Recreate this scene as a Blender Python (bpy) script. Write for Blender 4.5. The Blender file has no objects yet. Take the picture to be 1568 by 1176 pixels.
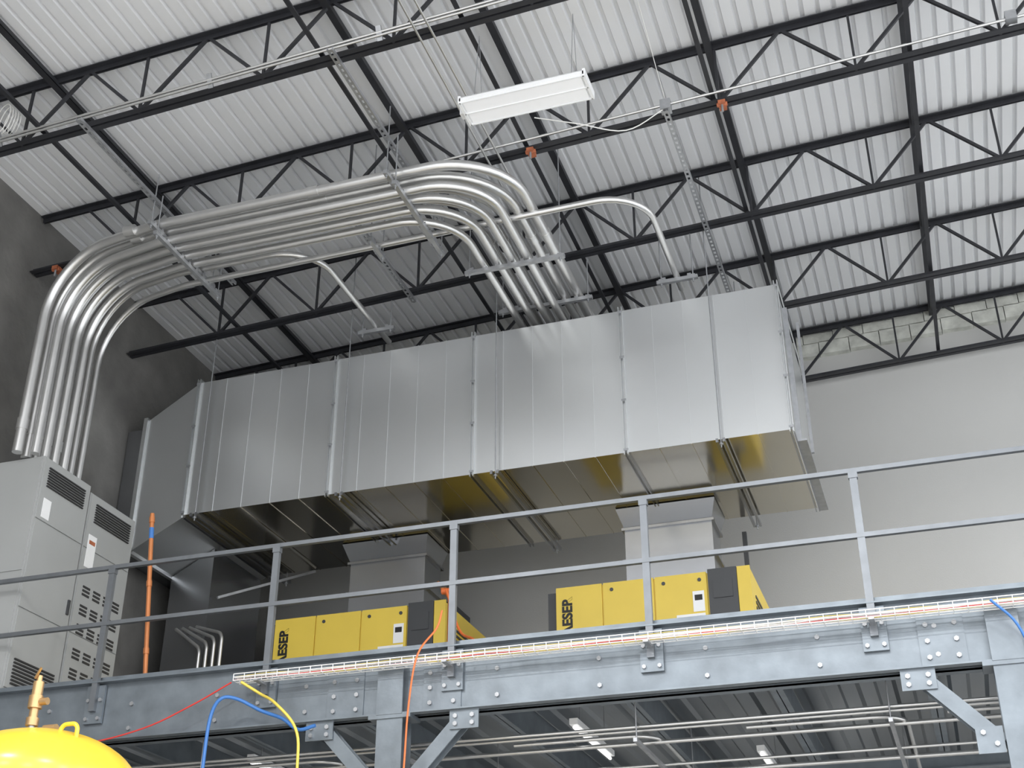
import bpy, math, random
from mathutils import Vector, Matrix
random.seed(4)
C=1.6   # eye height; heights below are written as (height above eye)+C

# ------------------------------------------------------------ materials
def mat(name,col,rough=.5,metal=0.,noise=0.,nscale=3.,bump=0.,bscale=40.,emit=None,es=0.,stretch=None,rvar=0.):
    m=bpy.data.materials.new(name); m.use_nodes=True
    nt=m.node_tree; b=nt.nodes['Principled BSDF']
    b.inputs['Base Color'].default_value=(*col,1); b.inputs['Roughness'].default_value=rough
    b.inputs['Metallic'].default_value=metal
    tc=nt.nodes.new('ShaderNodeTexCoord'); src=tc.outputs['Object']
    if stretch:
        mp=nt.nodes.new('ShaderNodeMapping'); mp.inputs['Scale'].default_value=stretch
        nt.links.new(src,mp.inputs['Vector']); src=mp.outputs['Vector']
    if noise>0:
        n=nt.nodes.new('ShaderNodeTexNoise'); n.inputs['Scale'].default_value=nscale; n.inputs['Detail'].default_value=5
        nt.links.new(src,n.inputs['Vector'])
        r=nt.nodes.new('ShaderNodeValToRGB')
        r.color_ramp.elements[0].position=.25; r.color_ramp.elements[1].position=.75
        r.color_ramp.elements[0].color=(*[max(0,c*(1-noise)) for c in col],1)
        r.color_ramp.elements[1].color=(*[min(1,c*(1+noise)) for c in col],1)
        nt.links.new(n.outputs['Fac'],r.inputs['Fac']); nt.links.new(r.outputs['Color'],b.inputs['Base Color'])
        if rvar>0:
            mr=nt.nodes.new('ShaderNodeMapRange'); mr.inputs['From Min'].default_value=.2; mr.inputs['From Max'].default_value=.8
            mr.inputs['To Min'].default_value=rough-rvar; mr.inputs['To Max'].default_value=rough+rvar
            nt.links.new(n.outputs['Fac'],mr.inputs['Value']); nt.links.new(mr.outputs['Result'],b.inputs['Roughness'])
    if bump>0:
        n2=nt.nodes.new('ShaderNodeTexNoise'); n2.inputs['Scale'].default_value=bscale; n2.inputs['Detail'].default_value=2 if bscale<10 else 5
        nt.links.new(src,n2.inputs['Vector'])
        bp=nt.nodes.new('ShaderNodeBump'); bp.inputs['Strength'].default_value=bump; bp.inputs['Distance'].default_value=.02
        nt.links.new(n2.outputs['Fac'],bp.inputs['Height']); nt.links.new(bp.outputs['Normal'],b.inputs['Normal'])
    if emit:
        b.inputs['Emission Color'].default_value=(*emit,1); b.inputs['Emission Strength'].default_value=es
    return m
M={}
M['deck']=mat('roof_deck_white',(.79,.80,.82),.36,.12,.07,1.2,stretch=(1,.15,1))
M['joist']=mat('joist_dark_paint',(.022,.023,.028),.5,0,.25,6)
M['strut']=mat('galv_strut',(.42,.43,.45),.42,.7,.15,12)
M['emt']=mat('conduit_galv',(.66,.66,.655),.34,.85,.06,5)
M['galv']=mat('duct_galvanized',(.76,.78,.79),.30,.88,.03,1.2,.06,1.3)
M['galvd']=mat('duct_galvanized_bottom_shade',(.60,.57,.50),.13,.97,.05,1.5,.08,1.2)  # duct metal again, underside shade and gold reflection tinted into its colour
M['galvk']=mat('duct_galvanized_shaded',(.40,.41,.43),.25,.92,.06,1.5,.05,1.5)  # duct metal darkened, shade painted into the colour
M['beam']=mat('mezz_steel_galv',(.205,.235,.265),.40,.5,.2,5,.04,30)
M['rail']=mat('rail_galv',(.20,.215,.235),.42,.6,.1,8)
M['cab']=mat('cabinet_grey',(.36,.37,.37),.45,0,.03,2)
M['cabd']=mat('cabinet_dark_slot',(.03,.03,.032),.6)
M['yel']=mat('compressor_yellow',(.76,.56,.08),.42,0,.04,3)
M['tank']=mat('tank_yellow',(.90,.60,.05),.25,0,.03,3)
M['dark']=mat('panel_dark_grey',(.05,.053,.058),.45,0,.05,4)
M['white']=mat('white_enamel',(.85,.86,.87),.35,0,.02,4)
M['wall']=mat('painted_wall_grey',(.53,.53,.52),.75,0,.04,.6,.1,60)
M['conc']=mat('precast_concrete_dark',(.16,.157,.15),.85,0,.35,1.6,.4,14)
M['block']=mat('masonry_light',(.62,.63,.58),.8,0,.25,7,.4,12)
M['floor']=mat('polished_concrete',(.60,.59,.57),.45,0,.12,1.0)
M['copper']=mat('copper_orange',(.55,.20,.07),.4,.3,.1,6)
M['orange']=mat('cord_orange',(.80,.18,.05),.45)
M['red']=mat('cable_red',(.65,.05,.04),.45)
M['blue']=mat('hose_blue',(.05,.18,.50),.4)
M['yhose']=mat('hose_yellow',(.80,.62,.10),.4)
M['wcab']=mat('cable_white',(.8,.8,.78),.45)
M['brass']=mat('brass_valve',(.55,.36,.18),.35,.7,.1,10)
M['rust']=mat('rust_clamp',(.42,.13,.06),.6,0,.3,20)
M['black']=mat('black_print',(.01,.01,.01),.5)
M['lamp']=mat('lamp_diffuser',(.85,.86,.88),.4,0,emit=(1,1,1),es=.12)
M['fillon']=mat('fill_diffuser_on',(.9,.9,.9),.4,0,emit=(1,.99,.96),es=9)  # glowing face of the added out-of-view fixtures
M['tube']=mat('lamp_tube_dim',(.85,.85,.85),.4,0,emit=(1,.99,.96),es=1.2)
M['mdeck']=mat('mezz_deck_galv',(.30,.32,.34),.28,.88,.4,1.5,.05,4,stretch=(1,.2,1))

# ------------------------------------------------------------ mesh builder
class MB:
    def __init__(s,name): s.n=name; s.v=[]; s.f=[]; s.mi=[]; s.sm=[]; s.mats=[]
    def mid(s,k):
        if k not in s.mats: s.mats.append(k)
        return s.mats.index(k)
    def add(s,vs,fs,k,smooth=False):
        o=len(s.v); s.v+= [tuple(v) for v in vs]; i=s.mid(k)
        for f in fs: s.f.append(tuple(o+a for a in f)); s.mi.append(i); s.sm.append(smooth)
    def box(s,a,b,k):
        x0,x1=sorted((a[0],b[0]));y0,y1=sorted((a[1],b[1]));z0,z1=sorted((a[2],b[2]))
        vs=[(x0,y0,z0),(x1,y0,z0),(x1,y1,z0),(x0,y1,z0),(x0,y0,z1),(x1,y0,z1),(x1,y1,z1),(x0,y1,z1)]
        s.add(vs,[(0,3,2,1),(4,5,6,7),(0,1,5,4),(1,2,6,5),(2,3,7,6),(3,0,4,7)],k)
    def bar(s,p,q,w,h,k,up=(0,0,1)):
        p=Vector(p);q=Vector(q);d=(q-p).normalized(); u=Vector(up)
        if abs(d.dot(u))>.97: u=Vector((0,1,0))
        a=d.cross(u).normalized(); b=a.cross(d).normalized()
        vs=[]
        for c in (p,q):
            for sx,sy in((-1,-1),(1,-1),(1,1),(-1,1)): vs.append(c+a*sx*w/2+b*sy*h/2)
        s.add(vs,[(3,2,1,0),(4,5,6,7),(0,1,5,4),(1,2,6,5),(2,3,7,6),(3,0,4,7)],k)
    def tube(s,path,r,k,n=10,cap=True):
        P=[Vector(p) for p in path]; T=[]
        for i in range(len(P)):
            t=(P[min(i+1,len(P)-1)]-P[max(i-1,0)]).normalized(); T.append(t)
        u=Vector((0,0,1)) if abs(T[0].z)<.9 else Vector((1,0,0))
        u=(u-T[0]*u.dot(T[0])).normalized(); vs=[]
        for i,p in enumerate(P):
            u=(u-T[i]*u.dot(T[i])).normalized(); w=T[i].cross(u)
            for j in range(n):
                a=2*math.pi*j/n; vs.append(p+(u*math.cos(a)+w*math.sin(a))*r)
        fs=[]
        for i in range(len(P)-1):
            for j in range(n): fs.append((i*n+j,i*n+(j+1)%n,(i+1)*n+(j+1)%n,(i+1)*n+j))
        s.add(vs,fs,k,True)
        if cap:
            s.add(vs[:n],[tuple(range(n-1,-1,-1))],k); s.add(vs[-n:],[tuple(range(n))],k)
    def cyl(s,p,q,r,k,n=10): s.tube([p,q],r,k,n)
    def prism(s,poly,axis,a,b,k,capk=None):
        n=len(poly)
        def mk(t,pt): return (t,pt[0],pt[1]) if axis==0 else (pt[0],t,pt[1])
        vs=[mk(a,p) for p in poly]+[mk(b,p) for p in poly]
        s.add(vs,[(i,(i+1)%n,n+(i+1)%n,n+i) for i in range(n)],k)
        s.add(vs,[tuple(range(n)),tuple(range(2*n-1,n-1,-1))],capk or k)
    def revolve(s,prof,c,k,n=40):
        vs=[];fs=[]
        for r,z in prof:
            for j in range(n):
                a=2*math.pi*j/n; vs.append((c[0]+r*math.cos(a),c[1]+r*math.sin(a),c[2]+z))
        for i in range(len(prof)-1):
            for j in range(n): fs.append((i*n+j,i*n+(j+1)%n,(i+1)*n+(j+1)%n,(i+1)*n+j))
        s.add(vs,fs,k,True)
    def done(s,fix=True):
        me=bpy.data.meshes.new(s.n); me.from_pydata(s.v,[],s.f)
        for k in s.mats: me.materials.append(M[k])
        for p,i,sm in zip(me.polygons,s.mi,s.sm): p.material_index=i; p.use_smooth=sm
        if fix:
            import bmesh
            bm=bmesh.new(); bm.from_mesh(me); bmesh.ops.recalc_face_normals(bm,faces=bm.faces); bm.to_mesh(me); bm.free()
        o=bpy.data.objects.new(s.n,me); bpy.context.scene.collection.objects.link(o); return o
def fillet(pts,r,n=8):
    P=[Vector(p) for p in pts]; out=[P[0]]
    rr=r if isinstance(r,(list,tuple)) else [r]*(len(P)-2)
    for i in range(1,len(P)-1):
        a=(P[i-1]-P[i]).normalized(); b=(P[i+1]-P[i]).normalized(); ang=a.angle(b)
        if ang>3.1: out.append(P[i]); continue
        R=rr[i-1]; t=R/math.tan(ang/2)
        c=P[i]+(a+b).normalized()*(R/math.sin(ang/2))
        s0=P[i]+a*t-c; s1=P[i]+b*t-c; tot=s0.angle(s1)
        for j in range(n+1):
            f=j/n; out.append(c+(s0*math.sin((1-f)*tot)+s1*math.sin(f*tot))/math.sin(tot))
    out.append(P[-1]); return out
def smooth(pts,n=6):
    P=[Vector(p) for p in pts]; P=[P[0]*2-P[1]]+P+[P[-1]*2-P[-2]]; out=[]
    for i in range(1,len(P)-2):
        for j in range(n):
            t=j/n;a,b,c,d=P[i-1:i+3]
            out.append(.5*((2*b)+(c-a)*t+(2*a-5*b+4*c-d)*t*t+(3*b-a-3*c+d)*t**3))
    out.append(P[-2]); return out

XL=-8.95; YB=16.0; XR=7.5; YF=-6
SL=.045
def zb(x): return 8.5+C+SL*x       # bottom chord height
JD=.75
def zt(x): return zb(x)+JD
JY=[15.78,13.83,11.86,9.94,8.06,6.14,4.22,2.30]

# ------------------------------------------------------------ shell
b=MB('floor'); b.box((XL-.3,YF,-.2),(XR,YB+.3,0),'floor'); b.done()
b=MB('wall_back'); b.box((XL-.3,YB,0),(XR,YB+.3,zt(0)+.5),'wall')
b.done()
b=MB('wall_left'); b.box((XL-.3,YF,0),(XL,YB,zt(XL)+.12),'conc')
b.done()
b=MB('trim_1')   # light masonry pockets at the joist bearing line
x=-8.9
while x<XR-.6:
    b.box((x,YB-.10,zt(x)-.33),(x+.39,YB,zt(x)-.14),'block'); b.box((x+.2,YB-.10,zt(x)-.13),(x+.59,YB,zt(x)+.01),'block'); x+=.4
b.done()
def corr(name,x0,x1,y0,y1,zf,key,pitch=.152,dep=.04,ratio=((0,0),(.094,0),(.108,1),(.138,1))):
    b=MB(name); vs=[];x=x0
    prof=[]
    while x<x1:
        for dx,dz in ratio: prof.append((x+dx*pitch/.152,dz*dep))
        x+=pitch
    for px,dz in prof: vs+= [(px,y0,zf(px)+dz),(px,y1,zf(px)+dz)]
    fs=[(2*i,2*i+2,2*i+3,2*i+1) for i in range(len(prof)-1)]
    b.add(vs,fs,key)
    o=b.done(False); sd=o.modifiers.new('t','SOLIDIFY'); sd.thickness=.004; return o
corr('ceiling',XL,XR,1.0,YB,lambda x:zt(x)+.035,'deck')

# ------------------------------------------------------------ joists
P=1.30; PH=-6.4
for Y in JY:
    b=MB('roof_joist'); xa,xb=XL+.02,XR
    for f,zz in((zb,0),(zt,0)):
        s=1 if f is zb else -1
        for sy in(-1,1):
            b.bar((xa,Y+sy*.012,f(xa)+s*.03),(xb,Y+sy*.012,f(xb)+s*.03),.008,.055,'joist')
            b.bar((xa,Y+sy*.038,f(xa)),(xb,Y+sy*.038,f(xb)),.055,.010,'joist')
    x=PH-2*P
    while x<XR:
        if x>XL+.1:
            if x<XR: b.bar((x,Y,zb(x)),(x,Y,zt(x)),.024,.024,'joist')
        xt=x+P/2
        if xt<XR and x>XL: b.bar((x,Y,zb(x)+.02),(xt,Y,zt(xt)-.02),.030,.030,'joist')
        if xt>XL and x+P<XR: b.bar((xt,Y,zt(xt)-.02),(x+P,Y,zb(x+P)+.02),.030,.030,'joist')
        x+=P
    b.done()
for X in(-7.45,-4.5,-3.15,-1.25,.6,2.5):
    b=MB('joist_bridging')
    b.bar((X,2.3,zt(X)-.085),(X,YB-.12,zt(X)-.085),.070,.012,'joist'); b.bar((X+.03,2.3,zt(X)-.06),(X+.03,YB-.12,zt(X)-.06),.01,.06,'joist')
    b.bar((X,2.3,zb(X)+.075),(X,YB-.12,zb(X)+.075),.045,.012,'joist'); b.bar((X,2.3,zb(X)+.1),(X,YB-.12,zb(X)+.1),.008,.045,'joist')
    if X in(.6,):
        for i in range(len(JY)-1):
            b.bar((X,JY[i]-.06,zt(X)-.08),(X,JY[i+1]+.06,zb(X)+.09),.025,.025,'joist')
    b.done()

def slotted(X,y0,y1,z):
    b=MB('slotted_strut_channel'); w=.055
    b.box((X-w/2,y0,z-.035),(X-w/2+.004,y1,z),'strut'); b.box((X+w/2-.004,y0,z-.035),(X+w/2,y1,z),'strut')
    y=y0
    b.box((X-w/2,y0,z-.037),(X-.012,y1,z-.034),'strut'); b.box((X+.012,y0,z-.037),(X+w/2,y1,z-.034),'strut')
    while y<y1-.02:
        b.box((X-.012,y,z-.037),(X+.012,y+.035,z-.034),'strut'); y+=.075
    return b.done()
slotted(-6.95,7.9,10.9,zb(-6.95)-.006)
slotted(-4.35,7.9,10.9,zb(-4.35)-.006)
slotted(-1.7,9.8,14.0,zb(-1.7)-.006)
slotted(-3.35,11.8,14.0,zb(-3.35)-.006)
slotted(-5.2,9.8,12.0,zb(-5.2)-.006)

# ------------------------------------------------------------ conduits
zc=7.95+C; xv=-8.35
ys=[9.38,9.52,9.66,9.80,9.94]
b=MB('electrical_conduit_bundle')
cab_top=5.64+C
for i,y in enumerate(ys):
    xr=-3.22-.15*i; R=.75
    pts=[(xv,y+.2,cab_top+.01),(xv,y+.2,zc),(-7.0,y,zc),(xr,y,zc),(xr,15.2,zc)]
    b.tube(fillet(pts,[R,.8,R],12),.052,'emt',14)
    for xx in(-7.3,-5.2+.03*i): b.cyl((xx-.06,y,zc),(xx+.06,y,zc),.060,'emt',14)
    b.cyl((xv,y+.2,7.5),(xv,y+.2,7.62),.060,'emt',14)
    b.cyl((xr,10.75,zc),(xr,10.87,zc),.060,'emt',14)
    b.cyl((xr,12.5,zc),(xr,12.62,zc),.060,'emt',14)
for i,y in enumerate([9.46,9.61,9.76,9.92]):
    xr=-3.46-.16*i; z=zc-.165
    b.tube(fillet([(xv+.15,y+.2,cab_top+.01),(xv+.15,y+.2,z),(-7.0,y,z),(xr,y,z),(xr,15.2,z)],[.7,.8,.6],12),.043,'emt',14)
b.done()
b=MB('branch_conduit')
b.tube(fillet([(xv,10.42,cab_top+.01),(xv,10.42,zc-.02),(-7.2,10.22,zc-.02),(-5.63,10.22,zc-.02),(-5.63,12.3,zc-.02)],[.7,.8,.5],10),.034,'emt',12); b.done()
b=MB('branch_conduit')
b.tube(fillet([(xv,10.56,cab_top+.01),(xv,10.56,zc-.1),(-7.2,10.34,zc-.1),(-2.08,10.34,zc-.05),(-2.08,12.2,zc-.05)],[.7,.8,.5],10),.034,'emt',12); b.done()
def trapeze(axis,c,a0,a1,z,rods,top):
    b=MB('trapeze_hanger')
    if axis=='y': p,q=(c,a0,z),(c,a1,z)
    else: p,q=(a0,c,z),(a1,c,z)
    b.bar(p,q,.042,.042,'strut')
    for r in rods:
        x,y=(c,r) if axis=='y' else (r,c)
        b.cyl((x,y,z-.06),(x,y,top(x)),.007,'strut',6); b.box((x-.025,y-.025,z+.02),(x+.025,y+.025,z+.03),'strut'); b.cyl((x,y,z-.035),(x,y,z-.022),.014,'strut',6)
    k=a0+.08
    while k<a1-.05:
        x,y=(c,k) if axis=='y' else (k,c)
        b.box((x-.02,y-.02,z+.02),(x+.02,y+.02,z+.05),'strut'); k+=.14
    b.done()
trapeze('y',-6.95,9.2,10.5,zc-.085,(9.24,10.46),lambda x:zb(x)+.3)
trapeze('y',-6.86,9.2,10.5,zc-.235,(9.24,10.46),lambda x:zb(x))
trapeze('y',-4.35,9.2,10.5,zc-.085,(9.24,10.46),lambda x:zb(x)+.4)
trapeze('y',-4.25,9.2,10.5,zc-.235,(9.24,10.46),lambda x:zb(x))
trapeze('x',12.0,-4.15,-3.05,zc-.085,(-4.1,-3.1),lambda x:zb(x))
trapeze('x',10.9,-4.15,-3.05,zc-.24,(-4.1,-3.1),lambda x:zt(x))
trapeze('x',11.92,-5.85,-5.4,zc-.08,(-5.8,-5.45),lambda x:zb(x))
trapeze('x',11.92,-2.3,-1.85,zc-.11,(-2.25,-1.9),lambda x:zb(x))
trapeze('y',-4.9,10.1,10.45,zc-.16,(10.12,10.43),lambda x:zt(x))
b=MB('lighting_conduit'); b.tube([(x,8.06-.1,zb(x)+.07) for x in(-8.8,-6,-3,0,3,6)],.014,'emt',8)
b.tube([(x,8.06-.1,zb(x)+.03) for x in(-8.8,-6,-3,0)],.012,'emt',8)
for x in(-7.9,-5.6,-3.9,-1): b.bar((x,8.0,zb(x)+.0),(x,7.93,zb(x)+.12),.05,.02,'strut')
b.done()
b=MB('lighting_conduit'); b.tube([(x,9.94-.1,zb(x)+.07) for x in(-4,-2,0,3,6)],.014,'emt',8)
b.box((-1.75,9.78,zb(-1.7)-.02),(-1.65,9.88,zb(-1.7)+.10),'strut')
b.box((1.45,9.80,zb(1.4)+.04),(1.55,9.88,zb(1.4)+.14),'strut')
b.tube(smooth([(-1.7,9.8,zb(0)-.08),(-2.1,9.8,zb(0)-.25),(-2.5,9.5,zb(0)-.3),(-2.9,9.4,zb(0)-.2)]),.006,'wcab',6)
b.tube([(-1.7,9.83,zb(-1.7)+.1),(-1.7,7.9,zb(-1.7)+.62)],.004,'wcab',6)
b.done()
b=MB('lighting_conduit')
for dx in(0,.13): b.tube([(-3.55+dx,3,zb(-3.3)-.03),(-3.55+dx,13.5,zb(-3.3)-.03)],.012,'emt',8)
b.done()
b=MB('wire_coil')
for k in range(5):
    r=.13-.012*k; cx,cy,cz_=-7.86,7.9,zb(-7.9)+.26
    b.tube([(cx+r*math.cos(a)+.02*k,cy+.03*k-.05*math.cos(a),cz_+1.3*r*math.sin(a)) for a in [2*math.pi*i/20 for i in range(21)]],.005,'wcab',6,False)
b.done()
for (x,y) in((-1.17,9.94),(-3.1,9.94),(-8.6,9.94)):
    b=MB('beam_clamp'); z=zb(x); b.box((x-.035,y-.07,z-.05),(x+.035,y+.05,z-.006),'rust'); b.cyl((x,y-.04,z-.13),(x,y-.04,z-.05),.012,'strut',8); b.cyl((x-.05,y-.03,z-.035),(x+.05,y-.03,z-.035),.022,'rust',8); b.done()

# ------------------------------------------------------------ linear high bay, and unseen copies added as fill
def area(x,y,z,sx,sy,p,rot=(0,0,0),name='fill_light',par=None):  # added light, carried only by the unseen fixtures
    l=bpy.data.lights.new(name,'AREA'); l.shape='RECTANGLE'; l.size=sx; l.size_y=sy; l.energy=p; l.color=(1,.985,.96)
    o=bpy.data.objects.new(name,l); o.location=(x,y,z); o.rotation_euler=rot; bpy.context.scene.collection.objects.link(o); o.parent=par
def highbay(cx,cy,cz,top,on=False,L=1.12,pw=0,up=0):
    b=MB('high_bay_or_fill_light'); w=.16
    b.prism([(cy-w,cz),(cy-w,cz+.035),(cy-.10,cz+.10),(cy+.10,cz+.10),(cy+w,cz+.035),(cy+w,cz)],0,cx-L/2,cx+L/2,'white')
    b.box((cx-L/2+.03,cy-w+.02,cz-.012),(cx+L/2-.03,cy+w-.02,cz-.001),'fillon' if on else 'lamp')
    for sy in(-.15,0,.15): b.box((cx-L/2,cy+sy-.006,cz-.02),(cx+L/2,cy+sy+.006,cz-.0),'white')
    for e in(-1,1):
        b.box((cx+e*L/2-.012,cy-w,cz-.02),(cx+e*L/2+.012,cy+w,cz+.06),'white')
        x=cx+e*(L/2-.12)
        b.cyl((x,cy-.1,cz+.1),(x,cy,top),.003,'strut',5); b.cyl((x,cy+.1,cz+.1),(x,cy,top),.003,'strut',5)
    b.box((cx-L/2-.06,cy+.02,cz+.02),(cx-L/2-.01,cy+.1,cz+.09),'white')
    o=b.done()
    if pw: area(cx,cy,cz-.04,L,.3,pw,par=o)
    if up: area(cx,cy,cz+.12,L,.2,up,(math.pi,0,0),par=o)  # added uplight that brightens the roof deck
highbay(-2.66,8.38,7.62+C,zb(-2.6)+.1)
for x in(-6,-1,4):
    for y in(-3,2.2,): highbay(x,y,8.6,zb(x),True,pw=220,up=60 if y>0 else 0)  # unseen fixtures added to light the hall from the camera side
for y in(6.5,10.5,14.0): highbay(5.6,y,8.6,zb(5.6),True,pw=200,up=0)  # unseen row added on the right to brighten the back wall

# ------------------------------------------------------------ big duct
Y1,Y2=12.0,14.08; ZT,ZBt=7.62+C,5.9+C
secs=[-7.95,-6.14,-4.44,-2.74,-1.045]
b=MB('rectangular_air_duct')
for i in range(4):
    a,c=secs[i],secs[i+1]
    b.add([(a,Y1,ZBt),(c,Y1,ZBt),(c,Y1,ZT),(a,Y1,ZT),(a,Y2,ZBt),(c,Y2,ZBt),(c,Y2,ZT),(a,Y2,ZT)],[(0,1,2,3),(5,4,7,6),(3,2,6,7)],'galv')
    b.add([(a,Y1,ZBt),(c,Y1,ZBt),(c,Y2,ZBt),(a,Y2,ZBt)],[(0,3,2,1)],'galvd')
    n=5
    for j in range(1,n):
        x=a+(c-a)*j/n
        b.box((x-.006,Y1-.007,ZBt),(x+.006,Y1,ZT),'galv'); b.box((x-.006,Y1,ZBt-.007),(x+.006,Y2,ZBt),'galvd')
b.add([(-1.045,Y1,ZBt),(-1.045,Y2,ZBt),(-1.045,Y2,ZT),(-1.045,Y1,ZT)],[(0,1,2,3)],'galv')
for x in secs:
    for d in(-.018,.018):
        b.box((x+d-.005,Y1-.035,ZBt-.035),(x+d+.005,Y1,ZT+.035),'galv')
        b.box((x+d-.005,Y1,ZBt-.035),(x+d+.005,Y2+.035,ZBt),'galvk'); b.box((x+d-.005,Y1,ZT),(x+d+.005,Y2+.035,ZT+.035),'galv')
    for zz in(ZBt+.02,ZBt+.6,ZT-.6,ZT-.03): b.box((x-.025,Y1-.04,zz-.012),(x+.025,Y1-.03,zz+.012),'strut')
b.box((-1.03,Y1+.25,ZBt-.02),(-.93,Y2+.05,ZBt),'strut'); b.box((-1.03,Y1+.25,ZT-.15),(-.98,Y1+.29,ZBt),'strut'); b.box((-.93,Y1+.6,ZT-.15),(-.90,Y1+.64,ZBt),'strut')
poly=[(-7.95,ZBt),(-7.95,ZT),(-8.62,ZT-.42),(-8.62,ZBt-.35)]
b.prism(poly,1,Y1,Y2,'galv')
b.box((-8.65,Y1-.035,ZBt-.38),(-8.60,Y2,ZT-.38),'galv')
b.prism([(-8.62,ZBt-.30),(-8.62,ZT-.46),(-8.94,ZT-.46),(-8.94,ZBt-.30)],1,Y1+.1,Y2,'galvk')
b.bar((-7.95,Y1,ZBt-.02),(-8.62,Y1,ZBt-.37),.03,.03,'galv')
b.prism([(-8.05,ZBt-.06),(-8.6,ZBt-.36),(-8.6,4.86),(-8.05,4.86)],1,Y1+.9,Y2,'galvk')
b.bar((-7.3,Y2,ZBt-.02),(-8.0,Y1+1.0,ZBt-.65),.03,.03,'strut')
b.done()
for X in(-5.95,-4.15,-1.75,-7.75):
    b=MB('duct_trapeze_support')
    for dx in(-.035,.035): b.bar((X+dx,Y1-.12,ZBt-.065),(X+dx,Y2+.14,ZBt-.065),.025,.042,'galvk')
    for yy in(Y1-.08,Y2+.1): b.cyl((X,yy,ZBt-.13),(X,yy,zt(X)-.02),.007,'strut',6); b.cyl((X,yy,ZBt-.1),(X,yy,ZBt-.085),.022,'strut',6)
    b.done()
for (xa,xb) in((-6.53,-5.57),(-3.15,-2.16)):
    b=MB('exhaust_drop_duct'); ya,yb=13.5,14.0
    h0=ZBt-.01; h1=ZBt-.22; e=.07
    A=[(xa-e,ya-.12,h0),(xb+e,ya-.12,h0),(xb+e,yb+.05,h0),(xa-e,yb+.05,h0)]; Bq=[(xa,ya,h1),(xb,ya,h1),(xb,yb,h1),(xa,yb,h1)]
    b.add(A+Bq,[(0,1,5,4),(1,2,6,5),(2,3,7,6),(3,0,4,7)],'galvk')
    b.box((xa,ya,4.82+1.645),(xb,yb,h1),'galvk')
    for z in(h1,h1-.38): b.box((xa-.03,ya-.03,z-.02),(xb+.03,yb+.03,z+.01),'galvk')
    b.done()

# ------------------------------------------------------------ compressors
zD=4.82
def compressor(x0,name='screw_air_compressor'):
    b=MB(name); yf,yb=12.9,15.1; H=1.63; z0=zD+.1; z1=zD+H
    b.box((x0+.05,yf+.05,zD+.005),(x0+2.05,yb-.05,z0),'dark')
    b.box((x0,yf+.02,z0),(x0+2.09,yb,z1-.01),'yel')
    xs=[0,.52,1.08,1.64]
    for i in range(3): b.box((x0+xs[i]+.008,yf,z0+.02),(x0+xs[i+1]-.008,yf+.025,z1),'yel')
    b.box((x0+1.65,yf-.012,z0+.02),(x0+1.95,yf+.03,z1+.02),'dark')
    b.box((x0+1.70,yf-.022,z1-.30),(x0+1.90,yf-.01,z1-.10),'dark'); b.box((x0+1.73,yf-.026,z1-.60),(x0+1.88,yf-.011,z1-.48),'cab')
    b.box((x0+1.75,yf-.03,z1-.58),(x0+1.83,yf-.025,z1-.51),'black')
    b.box((x0+1.955,yf,z0+.02),(x0+2.09,yf+.02,z1+.02),'yel')
    b.box((x0-.10,yf+.06,z0),(x0,yf+.5,z1-.03),'dark')
    b.box((x0+1.48,yf-.004,z1-.42),(x0+1.60,yf,z1-.2),'white'); b.box((x0+1.50,yf-.006,z1-.30),(x0+1.58,yf-.002,z1-.24),'black')
    b.box((x0+1.30,yf-.004,z1-.54),(x0+1.60,yf,z1-.44),'white')
    for xx in(.62,1.18,1.56): b.cyl((x0+xx,yf-.008,z1-.08),(x0+xx,yf,z1-.08),.02,'dark',10)
    for k in range(9): b.box((x0+2.09,yf+.25,z1-.25-.06*k),(x0+2.10,yf+.9,z1-.225-.06*k),'dark')
    o=b.done()
    t=bpy.data.curves.new('lettering','FONT'); t.body='KAESER'; t.size=.150; t.extrude=.002; t.materials.append(M['black'])
    t.offset=.0055
    to=bpy.data.objects.new('lettering',t); to.rotation_euler=(math.pi/2,-math.pi/2,0); to.location=(x0+.18,yf-.004,z1-.63); bpy.context.scene.collection.objects.link(to); to.parent=o
    return o
compressor(-3.80); compressor(-7.15)

# ------------------------------------------------------------ mezzanine
YM=9.62; zt0=zD; zb0=4.30
b=MB('mezzanine_platform'); 
b.box((XL+.01,YM+.01,zD-.06),(XR-.5,YB-.01,zD),'mdeck')
def chan(x0,x1,y,sgn,z0,z1,fl=.09,t=.012):
    b.box((x0,y,z0),(x1,y+t,z1),'beam'); 
    for z in(z0,z1-t): b.box((x0,y+ (0 if sgn>0 else t),z),(x1,y+(fl if sgn>0 else t-fl),z+t),'beam')
chan(XL+.01,XR-.5,YM,-1,zb0,zD-.002)
chan(XL+.01,XR-.5,YM+.10,1,zb0,zD-.07)
b.box((XL+.01,YM+.0,zD),(XR-.5,YM+.008,zD+.05),'beam')
def bolt(x,y,z): b.cyl((x,y-.018,z),(x,y,z),.019,'strut',6)
for X in(-4.2,.46):
    for dx in(-.42,.42):
        b.box((X+dx-.16,YM-.012,zb0+.03),(X+dx+.16,YM,zD-.06),'beam')
        for ex in(-.1,.1):
            for ez in(.08,.2,.32): bolt(X+dx+ex,YM-.012,zb0+ez)
X=-8.3
while X<3:
    for ez in(.10,.31): bolt(X,YM,zb0+ez)
    X+=.83
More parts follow.
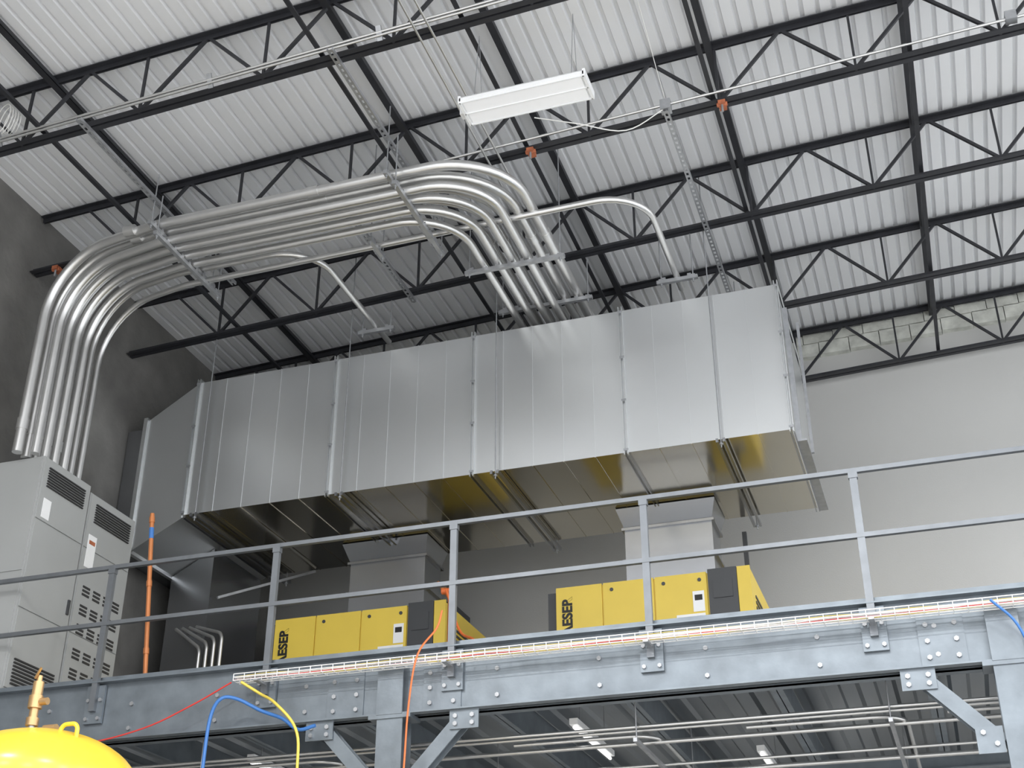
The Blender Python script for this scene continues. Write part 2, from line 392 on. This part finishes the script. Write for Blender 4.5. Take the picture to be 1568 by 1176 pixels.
for X in(-8.6,-4.2,.46,5.1):
    for sy in(-.09,.09): b.box((X-.11,YM+.03+sy-.006,.01),(X+.11,YM+.03+sy+.006,zb0-.002),'beam')
    b.box((X-.006,YM-.06,.01),(X+.006,YM+.12,zb0),'beam')
    b.box((X-.18,YM-.08,zb0-.03),(X+.18,YM+.14,zb0),'beam'); b.box((X-.2,YM-.15,.0),(X+.2,YM+.2,.02),'beam')
    b.box((X-.11,YM-.085,zb0),(X+.11,YM-.07,zD-.1),'beam')
    for s in(-1,1):
        if X<-8: continue
        for yy in(YM-.02,YM+.08):
            b.bar((X+s*.62,yy,zb0-.03),(X+s*.13,yy,zb0-.55),.012,.11,'beam')
        b.bar((X+s*.62,YM+.03,zb0-.02),(X+s*.13,YM+.03,zb0-.55),.09,.012,'beam')
        b.box((X+s*.62-.12,YM-.045,zb0-.15),(X+s*.62+.12,YM-.03,zb0+.0),'beam')
        b.box((X+s*.12,YM-.045,zb0-.62),(X+s*.30,YM-.03,zb0-.44),'beam')
        for ex in(-.07,.07):
            for ez in(.05,.11): bolt(X+s*.62+ex,YM-.045,zb0-ez)
        bolt(X+s*.17,YM-.045,zb0-.56); bolt(X+s*.25,YM-.045,zb0-.48)
X=-8.2
while X<XR-.6:
    b.box((X-.004,YM+.12,zb0+.12),(X+.004,YB-.02,zD-.1),'beam'); b.box((X-.05,YM+.12,zb0+.12),(X+.05,YB-.02,zb0+.128),'beam'); X+=1.16
for yy in(12.7,15.8): 
    b.box((XL+.02,yy-.006,zb0-.05),(XR-.6,yy+.006,zb0+.06),'beam'); b.box((XL+.02,yy-.06,zb0-.06),(XR-.6,yy+.06,zb0-.05),'beam')
plat=b.done()
o=corr('deck_soffit',XL+.02,XR-.55,YM+.14,YB-.02,lambda x:zD-.105,'mdeck',.3,.03,((0,0),(.06,0),(.076,1),(.136,1))); o.parent=plat

b=MB('soffit_conduit_rack')
for yy,zz,r in((10.0,4.16,.013),(10.12,4.16,.013),(10.45,4.14,.018),(10.9,4.06,.013),(11.6,4.14,.02),(12.1,4.09,.013)):
    b.tube([(-8.8,yy,zz),(6.5,yy,zz)],r,'emt',8)
for X0 in(-5.0,-2.2,-.3,1.2):
    b.tube(fillet([(X0-1.2,10.28,4.16),(X0,10.28,4.16),(X0,14.5,4.16)],.25,6),.016,'emt',8)
X=-8
while X<6:
    b.bar((X,9.9,4.04),(X,12.3,4.04),.03,.03,'strut')
    for yy in(9.95,12.2): b.cyl((X,yy,4.04),(X,yy,4.7),.006,'strut',6)
    X+=1.9
b.done()
for (X,Y) in((-2.9,10.9),(-1.6,12.3),(-6.0,11.2)):
    b=MB('strip_light'); b.box((X-.035,Y-.6,4.30),(X+.035,Y+.6,4.35),'white'); b.cyl((X,Y-.58,4.28),(X,Y+.58,4.28),.014,'tube',8)
    for yy in(-.4,.4): b.cyl((X,Y+yy,4.35),(X,Y+yy,4.7),.004,'strut',5)
    b.done()

# ------------------------------------------------------------ guard rail
b=MB('guard_railing'); yr=YM-.055
posts=[-8.65,-7.0,-5.34,-3.69,-2.07,-.417,1.24,2.9,4.55,6.2]
for X in posts:
    b.box((X-.028,yr-.02,zb0+.26),(X+.028,yr+.02,zD+1.04),'rail')
    b.box((X-.09,yr+.02,zb0+.16),(X+.09,yr+.045,zD-.03),'beam')
    for ex in(-.06,.06):
        for ez in(.2,.36): b.cyl((X+ex,yr,zb0+ez),(X+ex,yr+.02,zb0+ez),.017,'strut',6)
    b.box((X-.035,yr-.026,zD+.99),(X+.035,yr+.022,zD+1.06),'rail')
for zz in(zD+1.052,zD+.52):
    b.box((XL+.05,yr-.024,zz-.018),(XR-.6,yr+.016,zz+.018),'rail')
b.done()

# ------------------------------------------------------------ cable basket
b=MB('cable_basket_tray'); x0,x1=-5.55,6.5; y0,y1=YM-.22,YM-.11; z0,z1=zD-.165,zD-.11
for (yy,zz) in((y0,z1),(y0,z0),(y1,z0),(y1,z1),((y0+y1)/2,z0),(y0,(z0+z1)/2)): b.bar((x0,yy,zz),(x1,yy,zz),.006,.006,'white')
x=x0
while x<x1:
    b.bar((x,y0,z1),(x,y0,z0),.005,.005,'white',(1,0,0)); b.bar((x,y0,z0),(x,y1,z0),.005,.005,'white'); b.bar((x,y1,z0),(x,y1,z1),.005,.005,'white',(1,0,0)); x+=.1
for k,(key,dy,dz,rr) in enumerate((('red',.015,.010,.004),('yhose',.05,.012,.004),('wcab',.08,.012,.007),('wcab',.03,.025,.007),('wcab',.06,.035,.007),('yhose',.02,.04,.003))):
    pts=[(x0+(x1-x0)*i/40,y0+dy+random.uniform(-.008,.008),z0+dz+random.uniform(-.006,.008)) for i in range(41)]
    b.tube(smooth(pts,3),rr,key,6)
for X in posts:
    if X>x0: b.box((X-.02,y0-.01,z0-.02),(X+.02,YM-.075,z0-.005),'strut')
b.done()

# ------------------------------------------------------------ cabinets at left
def cabinet(y0,y1,zt_,x0=-8.93,x1=-8.12,front=True):
    b=MB('electrical_switchgear_cabinet'); z0=zD+.005
    b.box((x0,y0,z0),(x1,y1,zt_),'cab')
    b.box((x0,y0-.01,z0+.08),((x1-.02),y0,z0+1.2),'cab'); b.box((x0,y0-.01,z0+1.22),((x1-.02),y0,zt_-.03),'cab')
    for (a,c) in((y0+.015,y1-.015),):
        for (za,zc_) in((z0+.10,z0+.85),(z0+.865,z0+1.75),(z0+1.765,zt_-.02)):
            b.box((x1,a,za),(x1+.012,c,zc_),'cab')
    return b,z0,x1
bb,z0,x1=cabinet(9.72,10.50,cab_top)
def louv(b,x,ya,yb,za,zb_,n):
    for i in range(n):
        z=za+(zb_-za)*i/n; b.box((x,ya,z),(x+.016,yb,z+(zb_-za)/n*.45),'cabd')
louv(bb,x1+.012,9.80,10.40,cab_top-.30,cab_top-.08,8)
louv(bb,x1+.012,9.80,10.40,z0+.14,z0+.40,8)
bb.box((x1+.012,9.8,cab_top-.62),(x1+.016,9.92,cab_top-.42),'white')
bb.box((x1+.012,10.42,z0+1.0),(x1+.03,10.45,z0+1.15),'dark')
bb.box((-8.6,9.70,z0+1.3),(-8.57,9.71,z0+1.5),'dark'); bb.done()
bb,z0,x1=cabinet(10.515,11.35,cab_top-.06)
louv(bb,x1+.012,10.62,11.25,cab_top-.36,cab_top-.14,8)
bb.box((x1+.012,10.58,cab_top-.85),(x1+.016,10.72,cab_top-.50),'white'); bb.box((x1+.014,10.6,cab_top-.60),(x1+.018,10.70,cab_top-.56),'rust')
for zz in(1.35,1.15,.95,.7,.5,.25):
    for ya in(10.62,10.80,10.98,11.14):
        for q in range(3): bb.box((x1+.012,ya,z0+zz-.04*q),(x1+.018,ya+.12,z0+zz-.04*q+.022),'cabd')
bb.done()
b=MB('wall_shade_panel');  # added dark panel, stands in for shade on the back wall
b.box((-8.0,15.25,zD+.005),(-5.9,15.95,zD+2.5),'dark')
for i in range(4): b.box((-7.98+.52*i,15.23,zD+.1),(-7.49+.52*i,15.25,zD+2.45),'dark'); b.box((-7.56+.52*i,15.21,zD+1.0),(-7.53+.52*i,15.23,zD+1.2),'strut')
b.done()

b=MB('copper_riser_pipe'); p0=Vector((-7.02,10.35,zD)); p1=Vector((-7.22,10.35,zD+1.93)); 
b.cyl(p0,p1,.022,'copper',12); q=p0.lerp(p1,.86); b.cyl(q,q+(p1-p0)*.06,.0235,'blue',12)
for z in(.25,.6,.95): q=p0.lerp(p1,z); b.cyl(q,q+(p1-p0)*.03,.028,'copper',12)
b.done()
b=MB('equipment_conduit_risers')
for i in range(4):
    x=-7.85+.09*i; b.tube(fillet([(x,12.5,zD),(x,12.5,zD+1.25+.05*i),(x-.5,12.75,zD+1.6)],.12,6),.02,'emt',8)
b.done()
b=MB('condensate_pipe'); 
b.tube(fillet([(-4.9,12.6,zD),(-4.9,12.6,zD+1.55),(-5.05,12.6,zD+1.75),(-5.05,12.85,zD+1.75)],.05,4),.02,'copper',8); b.cyl((-4.98,12.58,zD+1.62),(-4.85,12.58,zD+1.62),.035,'orange',8); b.done()
b=MB('orange_drain_hose'); b.tube(smooth([(-4.9,12.5,zD+1.6),(-4.7,12.4,zD+1.1),(-4.45,12.2,zD+.9),(-4.2,12.0,zD+.5),(-4.0,11.9,zD+.02)]),.014,'orange',8); b.done()
b=MB('strut_post'); b.bar((-1.92,14.3,zD+1.7),(-1.92,14.3,ZBt-.1),.05,.05,'dark'); b.box((-2.02,14.2,zD+1.64),(-1.82,14.4,zD+1.7),'strut')
b.done()

# ------------------------------------------------------------ tank
b=MB('air_receiver_tank'); tx,ty=-5.44,7.0; r=.62; zz=2.06+C
prof=[(r*math.cos(a),.36*math.sin(a)) for a in [math.pi/2*i/14 for i in range(15)]]
prof=[(p[0],zz-.36+p[1]) for p in prof]
b.revolve([(0.001,.25),(r*.6,.28),(r,.5),(r,zz-.37)]+prof,(tx,ty,0),'tank',56)
b.cyl((tx-.5,ty,0),(tx-.5,ty,.45),.05,'tank');b.cyl((tx+.5,ty,0),(tx+.5,ty,.45),.05,'tank');b.cyl((tx,ty+.5,0),(tx,ty+.5,.45),.05,'tank');b.cyl((tx,ty-.5,0),(tx,ty-.5,.45),.05,'tank')
b.tube(fillet([(tx+.26,ty-.2,zz-.10),(tx+.26,ty-.2,zz-.02),(tx+.38,ty-.2,zz-.02),(tx+.38,ty-.2,zz-.14)],.04,6),.014,'tank',8)
vx,vy=tx-.04,ty-.1; v0=zz-.08
b.cyl((vx,vy,v0),(vx,vy,v0+.13),.022,'strut'); b.cyl((vx,vy,v0+.10),(vx,vy,v0+.15),.04,'brass',8); b.cyl((vx,vy,v0+.15),(vx,vy,v0+.21),.028,'brass')
b.cyl((vx,vy,v0+.21),(vx,vy,v0+.29),.045,'brass',8); b.cyl((vx,vy,v0+.29),(vx,vy,v0+.38),.034,'brass'); b.cyl((vx,vy,v0+.38),(vx,vy,v0+.42),.018,'brass')
b.cyl((vx,vy,v0+.25),(vx+.09,vy,v0+.25),.024,'brass'); b.bar((vx-.02,vy-.02,v0+.40),(vx+.03,vy-.04,v0+.46),.012,.012,'brass')
b.tube(fillet([(vx,vy,v0+.07),(vx+.16,vy,v0+.07),(vx+.16,vy,v0-.02)],.03,4),.016,'brass',8); b.cyl((vx+.10,vy,v0+.07),(vx+.19,vy,v0+.07),.028,'brass',8)
b.done()

# ------------------------------------------------------------ hoses
yh=YM-.16
def hose(name,pts,r,k): b=MB(name); b.tube(smooth(pts),r,k,8); b.done()
hose('blue_air_hose',[(-5.72,yh-.1,3.2),(-5.72,yh-.1,4.0),(-5.70,yh-.1,4.36),(-5.62,yh-.1,4.50),(-5.5,yh-.05,4.50),(-5.3,yh,4.40),(-5.1,yh,4.32),(-4.95,yh,4.22),(-4.8,yh,4.24)],.015,'blue')
hose('yellow_air_hose',[(-4.90,yh-.1,3.2),(-4.88,yh-.1,3.9),(-4.92,yh-.1,4.2),(-5.12,yh-.1,4.42),(-5.32,yh,4.54),(-5.48,yh-.05,4.64)],.012,'yhose')
hose('blue_air_hose',[(.40,yh-.1,4.68),(.55,yh-.05,4.5),(.62,yh,4.2),(.60,yh,3.8),(.62,yh,3.2)],.010,'blue')
hose('orange_extension_cord',[(-4.02,yh-.1,3.0),(-3.98,yh-.1,3.8),(-3.96,yh-.1,4.3),(-3.9,yh-.1,4.7),(-3.8,YM-.12,4.95),(-3.76,YM-.11,5.1)],.008,'orange')
hose('red_signal_cable',[(-7.6,yh,4.35),(-7.0,yh,4.26),(-6.4,yh,4.34),(-5.95,yh,4.5),(-5.6,yh,4.66)],.007,'red')

# ------------------------------------------------------------ light, world, camera
w=bpy.data.worlds.new('World'); bpy.context.scene.world=w; w.use_nodes=True
bg=w.node_tree.nodes['Background']; bg.inputs[0].default_value=(.96,.98,1,1); bg.inputs[1].default_value=2.25
cam=bpy.data.cameras.new('camera'); cam.lens=46.17; cam.sensor_width=36; cam.clip_end=100
co=bpy.data.objects.new('camera',cam); co.location=(0,0,C); co.rotation_euler=(math.radians(118.7),0,math.radians(18.4))
bpy.context.scene.collection.objects.link(co); bpy.context.scene.camera=co
bpy.context.scene.view_settings.view_transform='Standard'
